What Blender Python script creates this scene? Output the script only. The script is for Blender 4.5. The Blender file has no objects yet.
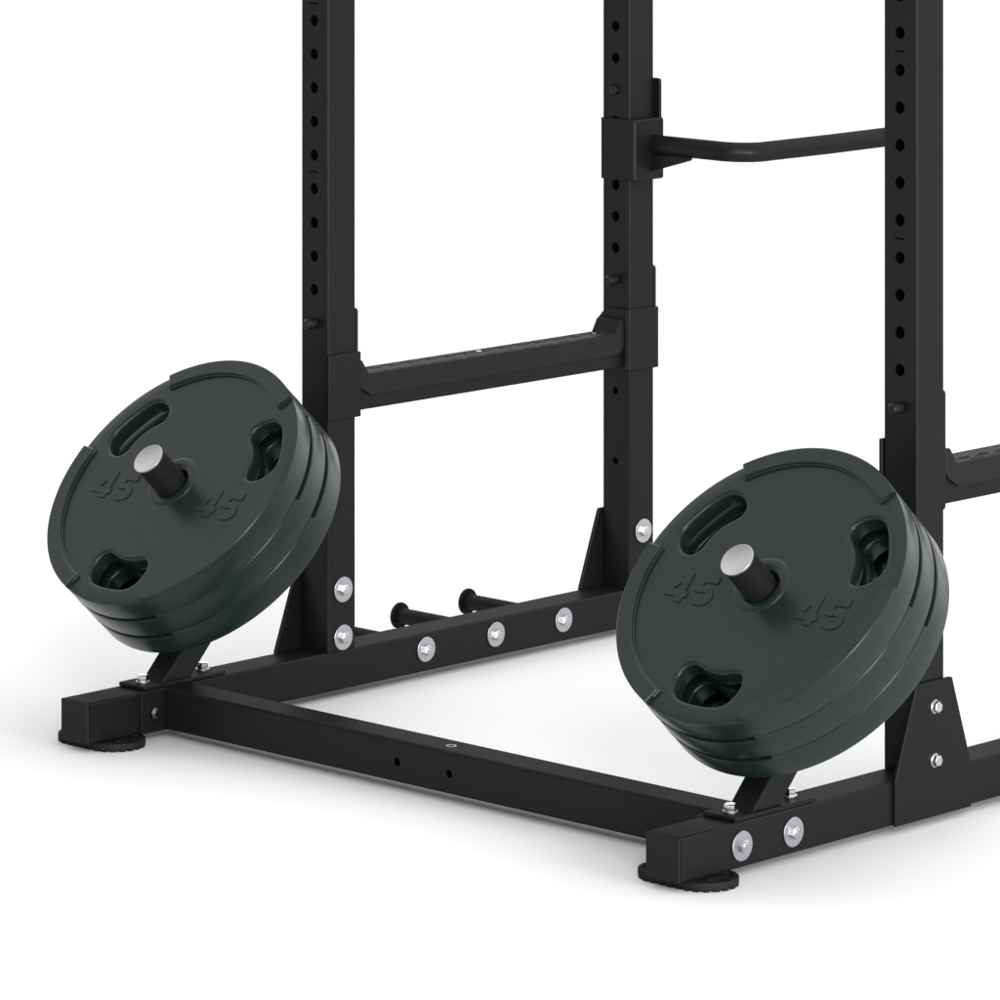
import bpy, bmesh, math, random
from mathutils import Vector, Matrix
random.seed(4)
scene = bpy.context.scene
C = scene.collection
PI = math.pi
# ---------------------------------------------------------------- dimensions (millimetres, ground at z = 0)
GZ = 13.0                    # thickness of the rubber feet: underside of the base rails
TW = 60.0                    # tube width
HR = 61.0                    # rail height
RX = 1166.0                  # x of the right hand frame
PF = 493.7                   # y of the front posts
PR = 1183.1                  # y of the rear posts
PHI = math.radians(43.22)    # tilt of the plate pegs

def V(x, y, z): return Vector((x/1000, y/1000, (z+GZ)/1000))

# ---------------------------------------------------------------- materials
def mat(name, col, rough=.5, spec=.5, metal=0, bump=0, bscale=900, var=0, coat=0, rvar=0.0):
    m = bpy.data.materials.new(name); m.use_nodes = True
    nt = m.node_tree; b = nt.nodes['Principled BSDF']
    b.inputs['Base Color'].default_value = (*col, 1)
    b.inputs['Roughness'].default_value = rough
    b.inputs['Metallic'].default_value = metal
    b.inputs['Specular IOR Level'].default_value = spec
    b.inputs['Coat Weight'].default_value = coat
    tc = nt.nodes.new('ShaderNodeTexCoord')
    if bump:
        n = nt.nodes.new('ShaderNodeTexNoise'); n.inputs['Scale'].default_value = bscale
        n.inputs['Detail'].default_value = 3
        bp = nt.nodes.new('ShaderNodeBump'); bp.inputs['Strength'].default_value = bump
        bp.inputs['Distance'].default_value = .0004
        nt.links.new(tc.outputs['Object'], n.inputs['Vector'])
        nt.links.new(n.outputs['Fac'], bp.inputs['Height'])
        nt.links.new(bp.outputs['Normal'], b.inputs['Normal'])
    if var:
        n = nt.nodes.new('ShaderNodeTexNoise'); n.inputs['Scale'].default_value = 9
        n.inputs['Detail'].default_value = 5
        r = nt.nodes.new('ShaderNodeMapRange')
        r.inputs['To Min'].default_value = 1-var; r.inputs['To Max'].default_value = 1+var
        mx = nt.nodes.new('ShaderNodeMix'); mx.data_type = 'RGBA'; mx.blend_type = 'MULTIPLY'
        mx.inputs['Factor'].default_value = 1
        mx.inputs[6].default_value = (*col, 1)
        nt.links.new(tc.outputs['Object'], n.inputs['Vector'])
        nt.links.new(n.outputs['Fac'], r.inputs['Value'])
        nt.links.new(r.outputs['Result'], mx.inputs[7])
        nt.links.new(mx.outputs[2], b.inputs['Base Color'])
        if rvar:
            r2 = nt.nodes.new('ShaderNodeMapRange')
            r2.inputs['To Min'].default_value = rough-rvar; r2.inputs['To Max'].default_value = rough+rvar
            nt.links.new(n.outputs['Fac'], r2.inputs['Value'])
            nt.links.new(r2.outputs['Result'], b.inputs['Roughness'])
    return m
def satin(m, fac, rough, graze):
    """satin finish: a matt coat with a weak gloss over it that strengthens a little at grazing angles"""
    nt = m.node_tree; b = nt.nodes['Principled BSDF']; out = nt.nodes['Material Output']
    d = nt.nodes.new('ShaderNodeBsdfDiffuse'); g = nt.nodes.new('ShaderNodeBsdfGlossy'); x = nt.nodes.new('ShaderNodeMixShader')
    g.inputs['Roughness'].default_value = rough; g.inputs['Color'].default_value = (1,1,1,1); lw = nt.nodes.new('ShaderNodeLayerWeight')
    pw = nt.nodes.new('ShaderNodeMath'); pw.operation = 'POWER'; pw.inputs[1].default_value = 4
    ma = nt.nodes.new('ShaderNodeMath'); ma.operation = 'MULTIPLY_ADD'; ma.inputs[1].default_value = graze; ma.inputs[2].default_value = fac
    nt.links.new(lw.outputs['Facing'], pw.inputs[0]); nt.links.new(pw.outputs[0], ma.inputs[0]); nt.links.new(ma.outputs[0], x.inputs[0])
    for sock, tgt in (('Base Color', d.inputs['Color']),):
        for l in b.inputs[sock].links: nt.links.new(l.from_socket, tgt)
        tgt.default_value = b.inputs[sock].default_value
    for l in b.inputs['Roughness'].links: nt.links.new(l.from_socket, g.inputs['Roughness'])
    for l in b.inputs['Normal'].links:
        nt.links.new(l.from_socket, d.inputs['Normal']); nt.links.new(l.from_socket, g.inputs['Normal'])
    nt.links.new(d.outputs[0], x.inputs[1]); nt.links.new(g.outputs[0], x.inputs[2]); nt.links.new(x.outputs[0], out.inputs['Surface'])
    nt.nodes.remove(b)
    return m
M_STEEL = mat('black_powder_coat', (.0080,.0080,.0080), .37, .12, bump=.05, bscale=1400, var=.06, rvar=.03)
M_PAD = mat('black_plastic', (.0095,.0095,.0095), .5, .09, bump=.2, bscale=1000, var=.05)
M_RUBBER = mat('dark_green_grey_rubber', (.0100,.0168,.0142), .28, .27, bump=.04, bscale=900, var=.04, rvar=.03)
M_FOOT = mat('black_foot_rubber', (.012,.012,.012), .55, .3, bump=.3, bscale=700)
M_ZINC = mat('zinc_plated_steel', (.42,.42,.445), .38, .5, metal=1, bump=.06, bscale=700, var=.03)
M_CHROME = mat('polished_zinc', (.50,.50,.52), .17, .5, metal=1)
M_CAP = mat('brushed_cap', (.47,.47,.485), .42, .5, metal=1, bump=.05, bscale=1200, var=.02)
M_NUT = mat('dark_nut', (.16,.16,.16), .28, .5, metal=1)
M_PIN = mat('dark_pin_steel', (.010,.010,.010), .36, .16)
M_SLEEVE = mat('black_peg_sleeve', (.008,.008,.008), .42, .3, bump=.15, bscale=900)
satin(M_STEEL, .0146, .36, .038); satin(M_PAD, .015, .42, .085); satin(M_FOOT, .012, .5, .03)
M_FLOOR = mat('white_studio_floor', (.772,.772,.772), .9, .0, var=.004)

# ---------------------------------------------------------------- mesh helpers
def link(name, me, m, parent=None, smooth=None):
    if smooth is not None:
        for p in me.polygons: p.use_smooth = True
        me.set_sharp_from_angle(angle=math.radians(smooth))
    me.materials.clear(); me.materials.append(m)
    o = bpy.data.objects.new(name, me); C.objects.link(o)
    if parent is not None:
        o.parent = parent
        o.matrix_parent_inverse = Matrix.Translation(parent.location).inverted() if not parent.parent else Matrix.Identity(4)
    return o
def fin(bm, name='mesh'):
    bmesh.ops.recalc_face_normals(bm, faces=bm.faces)
    me = bpy.data.meshes.new(name); bm.to_mesh(me); bm.free(); return me
def bevel(bm, geom_edges, w, seg=2):
    bmesh.ops.bevel(bm, geom=geom_edges, offset=w, segments=seg, profile=.5, affect='EDGES')
def add_poly(bm, pts, depth, axis, at, bev=0, seg=1, sharp_only=True):
    """closed 2-D outline (mm) extruded along an axis from at to at+depth.  axis x: pts=(y,z); y: (x,z); z: (x,y)"""
    b2 = bmesh.new()
    def P(p, d):
        if axis == 'x': return V(d, p[0], p[1])
        if axis == 'y': return V(p[0], d, p[1])
        return V(p[0], p[1], d)
    lo = [b2.verts.new(P(p, at)) for p in pts]; hi = [b2.verts.new(P(p, at+depth)) for p in pts]
    n = len(pts)
    b2.faces.new(lo); b2.faces.new(list(reversed(hi)))
    for i in range(n): b2.faces.new((lo[i], hi[i], hi[(i+1)%n], lo[(i+1)%n]))
    bmesh.ops.recalc_face_normals(b2, faces=b2.faces)
    if bev: 
        es = [e for e in b2.edges if e.calc_face_angle(0) > .35]
        bevel(b2, es, bev/1000, seg)
    me = bpy.data.meshes.new('t'); b2.to_mesh(me); b2.free(); bm.from_mesh(me); bpy.data.meshes.remove(me)
def box(bm, x0,x1,y0,y1,z0,z1, bev=0, seg=1):
    add_poly(bm, [(x0,y0),(x1,y0),(x1,y1),(x0,y1)], z1-z0, 'z', z0, bev, seg)
def basis(d):
    d = Vector(d).normalized()
    u = d.orthogonal().normalized(); return u, d.cross(u), d
def lathe(bm, o, d, prof, n=48, closed=True, start=0):
    """prof = [(t along d, radius)] in mm; o = Vector in metres"""
    u, v, d = basis(d); rings = []
    for t, r in prof:
        c = o + d*(t/1000)
        if r < 1e-6: rings.append([bm.verts.new(c)])
        else: rings.append([bm.verts.new(c + (u*math.cos(2*PI*i/n+start)+v*math.sin(2*PI*i/n+start))*r/1000) for i in range(n)])
    for a, b in zip(rings, rings[1:]):
        for i in range(n):
            j = (i+1) % n
            if len(a) == 1 and len(b) == 1: continue
            if len(a) == 1: bm.faces.new((a[0], b[i], b[j]))
            elif len(b) == 1: bm.faces.new((a[i], b[0], a[j]))
            else: bm.faces.new((a[i], b[i], b[j], a[j]))
def hexhead(bm, o, d, r, h, rot=0):
    lathe(bm, o, d, [(0,0),(0,r),(h-.12*r,r),(h,r*.86),(h+.02,0)], 6, start=rot)
def arc(cx, cy, r, a0, a1, n):
    return [(cx+r*math.cos(math.radians(a0+(a1-a0)*i/n)), cy+r*math.sin(math.radians(a0+(a1-a0)*i/n))) for i in range(n+1)]
def rrect(x0,x1,y0,y1,r,n=3):
    return arc(x1-r,y0+r,r,-90,0,n)+arc(x1-r,y1-r,r,0,90,n)+arc(x0+r,y1-r,r,90,180,n)+arc(x0+r,y0+r,r,180,270,n)
def hollow(bm, axis, x0,x1,y0,y1,z0,z1, r=4.2, wall=2.5, close0=False, close1=False):
    """square tube with rounded corners, hollow"""
    if axis == 'z': a=(x0,x1,y0,y1); lo,hi=z0,z1; P=lambda p,d: V(p[0],p[1],d)
    if axis == 'y': a=(x0,x1,z0,z1); lo,hi=y0,y1; P=lambda p,d: V(p[0],d,p[1])
    if axis == 'x': a=(y0,y1,z0,z1); lo,hi=x0,x1; P=lambda p,d: V(d,p[0],p[1])
    O = rrect(*a, r); I = rrect(a[0]+wall,a[1]-wall,a[2]+wall,a[3]-wall,max(r-wall,.8))
    rings = [[bm.verts.new(P(p,d)) for p in ring] for ring,d in ((O,lo),(O,hi),(I,hi),(I,lo))]
    n = len(O)
    for k in range(4):
        A, B = rings[k], rings[(k+1)%4]
        for i in range(n): bm.faces.new((A[i],B[i],B[(i+1)%n],A[(i+1)%n]))
def cut(me, cutter_bm, name='cut'):
    """boolean difference evaluated through the depsgraph"""
    ob = bpy.data.objects.new('tmp_a', me); C.objects.link(ob)
    cm = fin(cutter_bm); oc = bpy.data.objects.new('tmp_b', cm); C.objects.link(oc)
    md = ob.modifiers.new('b', 'BOOLEAN'); md.operation = 'DIFFERENCE'; md.object = oc; md.solver = 'EXACT'
    dg = bpy.context.evaluated_depsgraph_get()
    out = bpy.data.meshes.new_from_object(ob.evaluated_get(dg))
    bpy.data.objects.remove(ob); bpy.data.objects.remove(oc)
    bpy.data.meshes.remove(cm); bpy.data.meshes.remove(me)
    return out
def fill2d(outer, holes, half, bev, res=4):
    """filled 2-D outline with holes, thickened +-(half+bev) with rounded edges; returns mesh in local xy (mm -> m)"""
    cu = bpy.data.curves.new('c', 'CURVE'); cu.dimensions = '2D'; cu.fill_mode = 'BOTH'
    cu.extrude = half/1000; cu.bevel_depth = bev/1000; cu.bevel_resolution = res
    for pts in [outer]+holes:
        s = cu.splines.new('POLY'); s.points.add(len(pts)-1); s.use_cyclic_u = True
        for p, q in zip(s.points, pts): p.co = (q[0]/1000, q[1]/1000, 0, 1)
    ob = bpy.data.objects.new('c', cu); C.objects.link(ob)
    dg = bpy.context.evaluated_depsgraph_get()
    me = bpy.data.meshes.new_from_object(ob.evaluated_get(dg))
    bpy.data.objects.remove(ob); bpy.data.curves.remove(cu)
    return me
def smooth_closed(pts, n=6):
    out = []; m = len(pts)
    for i in range(m):
        p0,p1,p2,p3 = pts[i-1],pts[i],pts[(i+1)%m],pts[(i+2)%m]
        for k in range(n):
            t = k/n
            out.append(tuple(.5*((2*p1[j])+(-p0[j]+p2[j])*t+(2*p0[j]-5*p1[j]+4*p2[j]-p3[j])*t*t+(-p0[j]+3*p1[j]-3*p2[j]+p3[j])*t**3) for j in (0,1)))
    return out
def empty(name, loc=(0,0,0)):
    o = bpy.data.objects.new(name, None); C.objects.link(o); o.location = loc
    o.empty_display_size = .05; return o
def tag(o, label=None, cat=None, group=None, kind=None):
    if label: o['label'] = label
    if cat: o['category'] = cat
    if group: o['group'] = group
    if kind: o['kind'] = kind
    return o

# ================================================================ the setting: a white studio floor
bm = bmesh.new()
vs = [bm.verts.new((x, y, 0)) for x, y in ((-260,-260),(260,-260),(260,260),(-260,260))]
bm.faces.new(vs)
tag(link('floor', fin(bm), M_FLOOR), kind='structure')

# ================================================================ the rack
rack = empty('power_rack')
tag(rack, 'black steel power rack with square posts, base rails and zinc bolts', 'gym rack')

# --- base rails with plastic end plugs
for x0 in (0, RX):
    bm = bmesh.new()
    hollow(bm, 'y', x0,x0+TW,4,1330,0,HR, r=3.2)
    rail = link('base_rail', fin(bm), M_STEEL, rack)
    bm = bmesh.new()
    box(bm, x0+.2,x0+TW-.2,0,4,.2,HR-.2, 1.6, 3)
    box(bm, x0+3,x0+TW-3,4,24,3,HR-3)
    link('end_plug', fin(bm), M_PAD, rail)

# --- front crossbar with bolted flanges
XF = 147.8
bm = bmesh.new()
hollow(bm, 'x', TW+5,RX-5,XF,XF+TW-2,.4,HR+.3, r=4.5)
me = fin(bm)
cb = bmesh.new()
for x in (555, 658.6): lathe(cb, V(x,XF-4,29.5), (0,1,0), [(0,0),(0,6),(14,6),(14,0)], 24)
lathe(cb, V(636.8,XF+27,HR-6), (0,0,1), [(0,0),(0,6.5),(14,6.5),(14,0)], 24)
crossbar = link('front_crossbar', cut(me, cb), M_STEEL, rack)
bm = bmesh.new()
lathe(bm, V(636.8,XF+27,HR-2.2), (0,0,1), [(0,4.2),(2.6,4.2),(3.0,4.8),(3.0,7.2),(2.5,7.9),(2.0,7.9)], 28)
link('threaded_insert', fin(bm), M_NUT, crossbar, 40)
for x0 in (TW+.3, RX-5.3):
    bm = bmesh.new(); box(bm, x0,x0+5,101.8,253,-.6,HR+.6, .9)
    link('flange', fin(bm), M_STEEL, crossbar)

# --- uprights
HOLES = [566.1+52.01*k for k in range(0, 30)]
def upright(x0, y0, front_holes, small=(), skip=()):
    bm = bmesh.new()
    hollow(bm, 'z', x0,x0+TW,y0,y0+TW,HR+.2,2100, r=3.6)
    me = fin(bm)
    cb = bmesh.new()
    for z in front_holes:
        lathe(cb, V(x0+29,y0-5,z), (0,1,0), [(0,0),(0,8.7),(12,8.7),(12,0)], 28)
    for z in small:
        lathe(cb, V(x0+28.5,y0-5,z), (0,1,0), [(0,0),(0,6),(12,6),(12,0)], 20)
    for k in range(6):                                     # engraved height marks, one every five holes
        z = 800.5+260.05*k
        b2 = bmesh.new(); w = 9
        add_poly(cb, [(x0+29-w,z+1.2),(x0+29+w,z+1.0),(x0+29+w,z-1.3),(x0+29-w,z-1.1)], 6.5, 'y', y0-2)
        b2.free()
    return link('upright', cut(me, cb), M_STEEL, rack)
upright(0, PF, HOLES)
upright(RX, PF, HOLES)
upright(0, PR, HOLES[:4]+HOLES[5:], small=(383.7, 268.3))
upright(RX, PR, HOLES, small=(383.7, 268.3))

# --- bolts: large flat washer with a hex head, or a small hex bolt
def washer_bolt(parent, p, d, rw=19.5, rh=9.2, hh=6.5, rot=.2):
    bm = bmesh.new()
    lathe(bm, p, d, [(.1,0),(.1,rw-.4),(.6,rw),(2.6,rw),(3.1,rw-.5),(3.1,0)], 48)
    w = link('washer', fin(bm), M_ZINC, parent, 35)
    dv = Vector(d).normalized()
    bm = bmesh.new()
    hexhead(bm, p+dv*.0031, d, rh, hh, rot)
    lathe(bm, p+dv*.0031, d, [(hh+.03,0),(hh+.03,rh*.6),(hh+.5,rh*.5),(hh+.5,0)], 24)
    link('hex_head', fin(bm), M_CHROME, w)
    return w
def hex_bolt(parent, p, d, rw=9.6, rh=8.2, hh=6.5, rot=.3, m=None, name='bolt', washer_h=1.8):
    bm = bmesh.new(); dv = Vector(d).normalized()
    lathe(bm, p, d, [(.05,0),(.05,rw),(washer_h-.3,rw),(washer_h,rw-.3),(washer_h,0)], 32)
    b = link(name, fin(bm), M_ZINC, parent, 35)
    bm = bmesh.new(); hexhead(bm, p+dv*(washer_h/1000), d, rh, hh, rot)
    link('hex_head', fin(bm), m or M_CHROME, b)
    return b

for i, z in enumerate((81, 155)): 
    o = washer_bolt(rack, V(TW,PF+31,z), (1,0,0), rot=.2+.1*i)
for z in (78, 153.5): washer_bolt(rack, V(TW,PR+32,z), (1,0,0), rot=.35)
for y in (707, 865.5, 1023.5): washer_bolt(rack, V(TW,y,35), (1,0,0), rot=.6)
for y, r in ((123.5,.05),(228.5,.5)): washer_bolt(rack, V(RX+TW,y,29.5), (1,0,0), rw=20, rot=r)
# nut with a stub of thread on the crossbar flange
def nut(y, z):
    bm = bmesh.new(); p = V(TW+5.3,y,z)
    lathe(bm, p, (1,0,0), [(.05,0),(.05,11),(1.6,11),(1.9,10.6),(1.9,0)], 32)
    b = link('nut', fin(bm), M_PIN, crossbar, 35)
    bm = bmesh.new(); hexhead(bm, p+Vector((.0019,0,0)), (1,0,0), 9.3, 7.5, .1)
    lathe(bm, p+Vector((.0094,0,0)), (1,0,0), [(0,6.8),(1.5,6.8),(2.2,5.6),(2.2,0)], 24)
    link('hex_head', fin(bm), M_NUT, b)
nut(123.5, 29.5); nut(228.5, 29.5)
for y in (123.5, 228.5):
    hex_bolt(crossbar, V(RX-5.3,y,29.5), (-1,0,0), name='nut', m=M_CHROME)

# --- outer post brackets (tapered plates) with bolts
def bracket(xa, y0, dirx):
    pts = [(y0-54,-.6),(y0+112.5,-.6),(y0+112,62),(y0+71.5,184)]+[(y0+70.3,186.6),(y0+67.8,187.6)] \
          +[(y0-5,187.6),(y0-7.2,186.8),(y0-8.6,184.5),(y0-54,62)]
    bm = bmesh.new(); add_poly(bm, pts, 5.6, 'x', xa, .9)
    b = link('post_bracket', fin(bm), M_STEEL, rack)
    xs = xa+5.6 if dirx > 0 else xa
    for k, z in enumerate((77.5, 152)):
        hex_bolt(b, V(xs,y0+31,z), (dirx,0,0), rot=.25+.35*k, rw=9.8, hh=7)
for y0 in (PF, PR):
    bracket(RX+TW+.3, y0, 1); bracket(-5.9, y0, -1)

# --- rubber feet
def foot(x0):
    cy, r = 64, 45; x0 -= 11
    outl = arc(x0+60,cy,r,-90,90,28)+arc(x0,cy,r,90,270,28)
    bm = bmesh.new()
    add_poly(bm, outl, 9.0, 'z', -9.9, 1.2, 2)
    n = len(outl); L = [0]
    for i in range(n): L.append(L[-1]+math.dist(outl[i], outl[(i+1)%n]))
    tot = L[-1]; k = 27; i = 0
    for t in range(k):                                   # scalloped gripping edge
        s = tot*(t+.3)/k
        while L[i+1] < s: i += 1
        a, b = outl[i], outl[(i+1)%n]; f = (s-L[i])/(L[i+1]-L[i])
        x, y = a[0]+(b[0]-a[0])*f, a[1]+(b[1]-a[1])*f
        tx, ty = (b[0]-a[0]), (b[1]-a[1]); l = math.hypot(tx,ty); tx/=l; ty/=l; nx, ny = -ty, tx
        q = [(x+tx*u+nx*v, y+ty*u+ny*v) for u, v in ((-3.9,.5),(3.9,.5),(3.9,11),(-3.9,11))]
        add_poly(bm, q, 4.0, 'z', -13, .6, 1)
    add_poly(bm, arc(x0+60,cy,r-9,-90,90,16)+arc(x0,cy,r-9,90,270,16), 3.0, 'z', -12.9)
    me = fin(bm)
    cb = bmesh.new()
    add_poly(cb, arc(x0+60,cy,r-7,-75,75,20)+[(x0+63,cy+30),(x0+63,cy-30)], 6, 'z', -2.6)
    add_poly(cb, arc(x0,cy,r-7,105,255,20)+[(x0-3,cy-30),(x0-3,cy+30)], 6, 'z', -2.6)
    me = cut(me, cb)
    cb = bmesh.new()
    for cx in (x0+88, x0-28): add_poly(cb, arc(cx,cy,6.5,0,342,18), 12, 'z', -8)
    me = cut(me, cb)
    bm = bmesh.new(); bm.from_mesh(me); bpy.data.meshes.remove(me)
    lathe(bm, V(x0+76,cy-9,-3.4), (0,0,1), [(0,5),(1.8,4.6),(2.2,3.6),(2.2,0)], 18)
    return link('rubber_foot', fin(bm), M_FOOT, rack)
foot(0); foot(RX)
for x0 in (0, RX):
    bm = bmesh.new(); 
    add_poly(bm, arc(x0+60,1280,45,-90,90,20)+arc(x0,1280,45,90,270,20), 12.6, 'z', -13, 1.5, 2)
    link('rubber_foot', fin(bm), M_FOOT, rack)

# --- plate holders: base plate, leaning stanchion, peg
NRM = Vector((0, -math.cos(PHI), math.sin(PHI)))         # out of the plate faces, up and towards the viewer
E1 = Vector((1, 0, 0)); E2 = Vector((0, math.sin(PHI), math.cos(PHI)))
def holder(x0, yc, zc):
    c = V(x0+30, yc, zc)
    bm = bmesh.new()
    box(bm, x0+1,x0+TW-1,114,279,HR+.3,HR+6.3,1.0)
    h = link('plate_holder', fin(bm), M_STEEL, rack)
    # stanchion: square tube leaning back in the plane of the plates
    bm = bmesh.new()
    s0 = V(x0+30, 185.5, HR+6.3); half = .0222
    ends = []
    O = rrect(-22.2,22.2,-21.5,21.5,3.6)
    for t in (0, .262):
        ring = []
        for px, pn in O:
            base = s0 + E1*(px/1000) + NRM*(pn/1000)
            if t == 0:     # cut flat on the base plate
                k = (s0.z-base.z)/E2.z; p = base+E2*k
            else: p = base+E2*t
            ring.append(bm.verts.new(p))
        ends.append(ring)
    n = len(O)
    for i in range(n): bm.faces.new((ends[0][i],ends[1][i],ends[1][(i+1)%n],ends[0][(i+1)%n]))
    bm.faces.new(ends[0]); bm.faces.new(ends[1])
    link('stanchion', fin(bm), M_STEEL, h)
    # weld bead round the foot of the stanchion
    bm = bmesh.new()
    o = c-E2*.004
    lathe(bm, o-NRM*.180, NRM, [(0,0),(0,24),(233,24),(233,0)], 56)
    lathe(bm, o-NRM*.1392, NRM, [(0,24),(0,42),(5,42),(5,24)], 56)
    pg = link('peg', fin(bm), M_SLEEVE, h, 35)
    bm = bmesh.new()
    lathe(bm, o+NRM*.0531, NRM, [(0,0),(0,23.2),(1.1,23.2),(1.1,24.6),(1.5,25),(3.9,25),(4.5,24.4),(4.5,23.6),(4.3,23.3),(4.3,0)], 64)
    link('end_cap', fin(bm), M_CAP, h, 35)
    for y, r in ((136,.1),(258,.4)):
        b = hex_bolt(h, V(x0+30,y,HR+6.3), (0,0,1), rw=10.5, rh=8.6, hh=9, rot=r, washer_h=2.4)
    return c
cL = holder(0, 191.2, 364.1)
cR = holder(RX, 193.7, 366.5)

# --- band pegs sticking out to the left of the left rail
for y in (707, 865.5, 1023.5):
    bm = bmesh.new()
    lathe(bm, V(-.2,y,35), (-1,0,0), [(0,12.8),(152,12.8)], 36)
    bp = link('band_peg', fin(bm), M_STEEL, rack, 35)
    bm = bmesh.new()
    lathe(bm, V(-152,y,35), (-1,0,0), [(0,12),(0,20.4),(1,21.2),(3.5,21.2),(4.5,20.2),(4.5,0)], 40)
    link('end_flange', fin(bm), M_STEEL, bp, 35)

# ================================================================ safety arms (hung on the posts)
def safety_arm(x0, s, label):
    """s=+1: side plates on the +x side of the post, -1 mirrored"""
    X = lambda x: x0+30+s*(x-30)
    def bx(bm, xa, xb, *r, **k):
        a, b = sorted((X(xa), X(xb))); box(bm, a, b, *r, **k)
    t = empty('safety_arm', V(x0+30,(PF+PR)/2,424)); tag(t, label, 'safety bar', 'safety arms between the posts')
    bm = bmesh.new()
    a, b = sorted((X(9.5), X(50.5)))
    hollow(bm, 'y', a,b,560.4,1175.6,424.6,470, r=4)
    link('arm_tube', fin(bm), M_STEEL, t)
    # plastic cover
    prof = [(560.8,503.5),(571,503.5),(586,481.6),(1153,481.6),(1166,503.5),(1175.4,503.5),(1175.4,462),(1171,455.5),(1160,447.3),
            (590,447.3),(567,462),(560.8,470)]
    bm = bmesh.new(); a, b = sorted((X(3), X(57)))
    add_poly(bm, prof, b-a, 'x', a, 1.6, 2)
    me = fin(bm)
    cb = bmesh.new()
    y = 600
    k = 0
    while y < 1120:
        for (xc, w, off, ln) in ((50.5,3.4,0,33),(26,4.2,18,24),(19,4.2,4,30),(9,3.4,22,33)):
            bx(cb, xc-w/2, xc+w/2, y+off, y+off+ln, 477.6, 484)
        y += 42; k += 1
    cov = link('arm_cover', cut(me, cb), M_PAD, t)
    for y in (868, 1138):
        bm = bmesh.new(); lathe(bm, V(X(21 if y < 1000 else 24), y, 481.7), (0,0,1), [(0,4.6),(.7,4.2),(1.0,2.5),(1.1,0)], 20)
        link('screw', fin(bm), M_CHROME if y < 1000 else M_NUT, cov, 35)
    # front bracket: back plate with tab behind the post, side plate on the inner face
    r = 5
    for yb, rear in ((PF+TW+.3, False), (PR+TW+.3, True)):
        xa, xb = sorted((X(2), X(59.7)))
        top = 586
        pts = arc(xb-r, top-r, r, 90, 0, 4)+arc(xb-r, 419+r, r, 0, -90, 4)+arc(xa+r, 419+r, r, 270, 180, 4)+arc(xa+r, top-r, r, 180, 90, 4)
        bm = bmesh.new()
        add_poly(bm, pts, 5.6, 'y', yb, .8)
        if not rear:
            bx(bm, 60.3, 66.2, PF-3.5, PF+TW+6, 419, 519.5, bev=1.4)
        else:
            bx(bm, 60.3, 66.2, PR-7.4, PR+TW+6, 419, 519.5, bev=2.2)
            ptsf = [(X(60.2),419),(X(60.2),519.5),(X(13),519.5),(X(-7),499),(X(-7),440),(X(10),419)]
            add_poly(bm, ptsf, 6.6, 'y', PR-7.2, 1.4)
        hb = link('hook_bracket', fin(bm), M_STEEL, t)
        # locking pin through the post
        y0 = PF if not rear else PR
        bm = bmesh.new()
        lathe(bm, V(x0+29, yb, HOLES[0]), (0,-1,0), [(0,0),(0,8),(TW+16.5,8),(TW+19.5,6),(TW+19.5,0)], 32)
        link('locking_pin', fin(bm), M_PIN, hb, 35)
    return t
safety_arm(0, 1, 'black horizontal safety arm hung between the two left posts, fully in view')
safety_arm(RX, -1, 'black safety arm behind the right front post, cut off by the right picture edge')

# ================================================================ grab bar on the rear left post
t = empty('grab_bar', V(120, 1213, 731)); tag(t, 'black bent round bar sticking out of a bracket high on the rear left post', 'grab bar')
bm = bmesh.new()
box(bm, 3,64,PR-6.5,PR-.3,731.2,831.3, bev=.3)
box(bm, 60.4,78,PR-6.6,PR+TW+6,731.1,831.4, bev=3.0, seg=1)
pts = arc(67, 890, 5, 90, 0, 4)+[(72,731)]+[(2,731)]+arc(7,890,5,180,90,4)
add_poly(bm, pts, 5.6, 'y', PR+TW+.3, .8)
gb = link('bracket', fin(bm), M_STEEL, t)
bm = bmesh.new()
lathe(bm, V(28.5,PR+TW,HOLES[6]), (0,-1,0), [(0,0),(0,8),(TW+4,8),(TW+6.5,6.6),(TW+7.2,4),(TW+7.2,0)], 32)
link('locking_pin', fin(bm), M_PIN, gb, 35)
# tube: straight out in +x, bend, back in +y
YB, ZB, RB = 1225, 788.3, 52
path = [Vector((76,YB,ZB)), Vector((160,YB,ZB))]
for i in range(13):
    a_ = -90+90*i/12
    path.append(Vector((264-RB+RB*math.cos(math.radians(a_)), YB+RB+RB*math.sin(math.radians(a_)), ZB-2*i/12)))
path += [Vector((263,1450,ZB-3.2)), Vector((261,1640,ZB-3.2))]
bm = bmesh.new(); rings = []
for i, p in enumerate(path):
    d = (path[min(i+1,len(path)-1)]-path[max(i-1,0)]).normalized()
    u = Vector((0,0,1)); v = d.cross(u).normalized(); u = v.cross(d)
    c = V(*p); rings.append([bm.verts.new(c+(u*math.cos(2*PI*k/36)+v*math.sin(2*PI*k/36))*.0160) for k in range(36)])
for a, b in zip(rings, rings[1:]):
    for k in range(36): bm.faces.new((a[k],b[k],b[(k+1)%36],a[(k+1)%36]))
bm.faces.new(rings[0]); bm.faces.new(rings[-1])
link('bar_tube', fin(bm), M_STEEL, t, 35)
bm = bmesh.new(); add_poly(bm, [(78,744.5),(78,773),(166,773),(164,769)], 6, 'y', 1214, .5)
link('gusset', fin(bm), M_STEEL, t)

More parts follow.
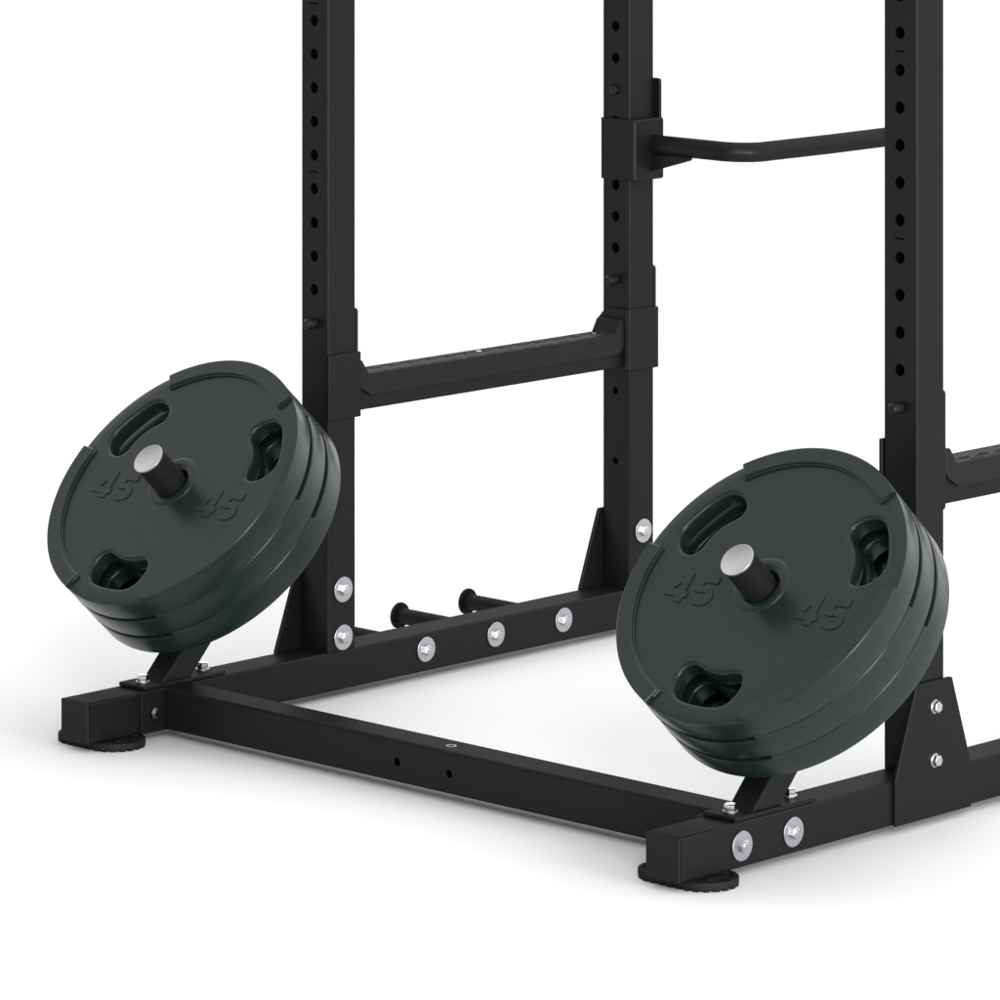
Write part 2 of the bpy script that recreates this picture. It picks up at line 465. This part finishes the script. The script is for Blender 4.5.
# ================================================================ weight plates
R_OUT = 220.7; PITCH = 44.0; REC = 6.8
def to_plate(me, zoff):
    """local xy of the mesh -> plate plane (E1,E2); local z -> NRM, offset zoff (mm)"""
    for v in me.vertices:
        x, y, z = v.co; v.co = E1*x + E2*y + NRM*(z+zoff/1000)
kid = [(0,136),(16,134.2),(31,129.5),(43,129.5),(53,136),(59,147.5),(60,160),(56.5,174),(48,186),(36,193),(18,196.3),(0,197)]
kid = kid + [(-x, y) for x, y in reversed(kid[1:-1])]
kid = smooth_closed(kid, 5)
def rot(pts, a):
    a = math.radians(a); return [(x*math.cos(a)-y*math.sin(a), x*math.sin(a)+y*math.cos(a)) for x, y in pts]
circle = lambda r, n: [(r*math.cos(2*PI*i/n), r*math.sin(2*PI*i/n)) for i in range(n)]
BEV = 6.0
def sector(r0, r1, a0, a1, n=40):
    return arc(0,0,r1,a0,a1,n)+arc(0,0,r0,a1,a0,n)
def merge(bm, me): bm.from_mesh(me); bpy.data.meshes.remove(me)
def plate_mesh():
    bm = bmesh.new()
    # web with three hand grips and the bore; rounded edges
    half = 29.0/2-BEV                                   # the web is thinner than the rim
    web = fill2d(circle(R_OUT-12, 144), [rot(kid, 29.5-90), rot(kid, 149.5-90), rot(kid, -90.5-90), circle(30.5, 56)], half, BEV, 5)
    to_plate(web, -(REC+.12)-(half+BEV)); merge(bm, web)
    # outer ring of the body
    t0, t1 = -REC, -PITCH+.25
    lathe(bm, Vector((0,0,0)), NRM, [(t0,203.5),(t0,R_OUT-2.2),(t0-.5,R_OUT-.8),(t0-1.6,R_OUT-.2),(t0-2.2,R_OUT-.1),(t1+2,R_OUT-.1),(t1+.8,R_OUT-.5),(t1,R_OUT-1.6),(t1,205.5),(t0,203.5)], 180)
    lathe(bm, Vector((0,0,0)), NRM, [(-30,30.6),(t1+1,30.6),(t1,31.6),(t1,42),(t1+1.5,43.5),(-30,45)], 72)
    me = fin(bm)
    for p in me.polygons: p.use_smooth = True
    me.set_sharp_from_angle(angle=math.radians(40))
    return me
def rim_mesh(a0, a1):
    bm = bmesh.new()
    for (r0, r1, e, half, top, bv) in ((195.0, 207.0, .0, 1.9, -3.4, 1.1), (197.4, R_OUT-1.2, -.5, 3.6, -.0, 1.35)):
        me = fill2d(sector(r0+.8, r1, a0-e, a1+e, 64), [], half, bv, 0)
        to_plate(me, top-half-bv); merge(bm, me)
    return fin(bm)
def boss_mesh():
    bm = bmesh.new()
    lathe(bm, Vector((0,0,0)), NRM, [(-11,29.2),(-6.2,29.4),(-5.0,30.6),(-4.6,32),(-4.6,39.5),(-5.1,41.5),(-6.2,43.2),(-7.4,44)], 96)
    return fin(bm)
def digit_polys():
    four = ([(101,-47.5),(113,-47.5),(113,-40),(118.5,-40),(118.5,-30.5),(113,-30.5),(113,0),(100,0),(79,-30.5),(79,-40),(101,-40)],
            [[(101,-30.5),(101,-14.5),(90.5,-30.5)]])
    el = lambda cx, cy, rx, ry, a0, a1, n: [(cx+rx*math.cos(math.radians(a0+(a1-a0)*i/n)), cy+ry*math.sin(math.radians(a0+(a1-a0)*i/n))) for i in range(n+1)]
    five = [(160,0),(130.5,0),(126.5,-27),(136.6,-28.3)]+el(143.2,-33,8.6,6.4,120,-140,16)+[(124.3,-37.5)]+el(143,-32.7,19,15.3,-160,112,28)+[(139.4,-11),(160,-11)]
    return four, (five, [])
def numeral_mesh(shift):
    bm = bmesh.new()
    for out, holes in digit_polys():
        sh = lambda P: [(x+shift, y) for x, y in P]
        me = fill2d(sh(out), [sh(h) for h in holes], 1.2, .35, 1)
        to_plate(me, -REC-.1); merge(bm, me)
    return fin(bm)
PLATE = plate_mesh()
RIMS = [rim_mesh(51.3,127.4), rim_mesh(171.6,249.4), rim_mesh(-67.4,7.6)]
BOSS = boss_mesh(); NUM = [numeral_mesh(0), numeral_mesh(-230.5)]
for me in RIMS+[BOSS]+NUM:
    for p in me.polygons: p.use_smooth = True
    me.set_sharp_from_angle(angle=math.radians(30))
for me in RIMS+[BOSS, PLATE]+NUM: me.materials.clear(); me.materials.append(M_RUBBER)
def mk_plate(c, k, label):
    t = empty('weight_plate', c - NRM*(k*PITCH/1000))
    tag(t, label, 'weight plate', 'weight plates on the storage pegs')
    def ch(name, me):
        o = bpy.data.objects.new(name, me); C.objects.link(o); o.parent = t; return o
    ch('plate_body', PLATE)
    for m in RIMS: ch('raised_rim', m)
    ch('hub_ring', BOSS)
    for m in NUM: ch('numeral', m)
LBL = {0:'frontmost dark green grey weight plate marked 45, facing out on the %s peg',
       1:'middle dark green grey weight plate of the three on the %s peg',
       2:'rearmost dark green grey weight plate, lowest and nearest the base rail on the %s peg'}
for c, nm in ((cL,'left'), (cR,'right')):
    for k in range(3): mk_plate(c, k, LBL[k] % nm)

# ================================================================ camera
F, HOR, YAW = 5113.939, -417.008, 0.7639031630174015
cam = bpy.data.cameras.new('camera'); co = bpy.data.objects.new('camera', cam); C.objects.link(co)
co.location = V(5703.594, -5013.406, 1710.165)
co.rotation_euler = (PI/2, 0, YAW)
cam.sensor_width = 36; cam.sensor_fit = 'HORIZONTAL'; cam.lens = F/1000*36
cam.shift_x = (500-500.68)/1000; cam.shift_y = (HOR-500)/1000
cam.clip_start = .1; cam.clip_end = 900
scene.camera = co

# ================================================================ studio light
# a big soft light tent, brighter towards the back and top
WG, WLO, WHI = (-.05,.93,.37), -.12, 2.08
w = bpy.data.worlds.new('World'); scene.world = w; w.use_nodes = True
nt = w.node_tree; bg = nt.nodes['Background']; bg.inputs['Color'].default_value = (1,1,1,1)
tc = nt.nodes.new('ShaderNodeTexCoord'); dot = nt.nodes.new('ShaderNodeVectorMath'); dot.operation = 'DOT_PRODUCT'
G = Vector(WG).normalized(); dot.inputs[1].default_value = G
mr = nt.nodes.new('ShaderNodeMapRange'); mr.inputs['From Min'].default_value = -1; mr.inputs['From Max'].default_value = 1
mr.inputs['To Min'].default_value = WLO; mr.inputs['To Max'].default_value = WHI
nt.links.new(tc.outputs['Generated'], dot.inputs[0]); nt.links.new(dot.outputs['Value'], mr.inputs['Value'])
acc = mr.outputs['Result']
# two round softboxes of the tent: one high to the front right, one low behind the viewer
for d, inner, outer, L in (((.67,-.56,.47), 5, 8, 24), ((.70,-.70,.05), 4.5, 7.5, 30)):
    dp = nt.nodes.new('ShaderNodeVectorMath'); dp.operation = 'DOT_PRODUCT'; dp.inputs[1].default_value = Vector(d).normalized()
    m2 = nt.nodes.new('ShaderNodeMapRange'); m2.interpolation_type = 'SMOOTHSTEP'
    m2.inputs['From Min'].default_value = math.cos(math.radians(outer)); m2.inputs['From Max'].default_value = math.cos(math.radians(inner))
    m2.inputs['To Max'].default_value = L
    ad = nt.nodes.new('ShaderNodeMath'); ad.operation = 'ADD'
    nt.links.new(tc.outputs['Generated'], dp.inputs[0]); nt.links.new(dp.outputs['Value'], m2.inputs['Value'])
    nt.links.new(acc, ad.inputs[0]); nt.links.new(m2.outputs['Result'], ad.inputs[1]); acc = ad.outputs[0]
nt.links.new(acc, bg.inputs['Strength'])
w.cycles.sampling_method = 'MANUAL'; w.cycles.sample_map_resolution = 2048
def area(name, loc, target, size, power, sy=None, col=(1,1,1)):
    l = bpy.data.lights.new(name, 'AREA'); l.energy = power; l.size = size; l.color = col
    if sy: l.shape = 'RECTANGLE'; l.size_y = sy
    o = bpy.data.objects.new(name, l); C.objects.link(o); o.location = loc
    o.rotation_euler = (Vector(target)-Vector(loc)).to_track_quat('-Z','Y').to_euler()
    return o
area('softbox_right', (4.9, -.1, .9), (1.2,.6,.3), 1.4, 112)
scene.view_settings.view_transform = 'Standard'; scene.view_settings.look = 'None'
scene.view_settings.exposure = 0; scene.view_settings.gamma = 1
scene.render.engine = 'CYCLES'
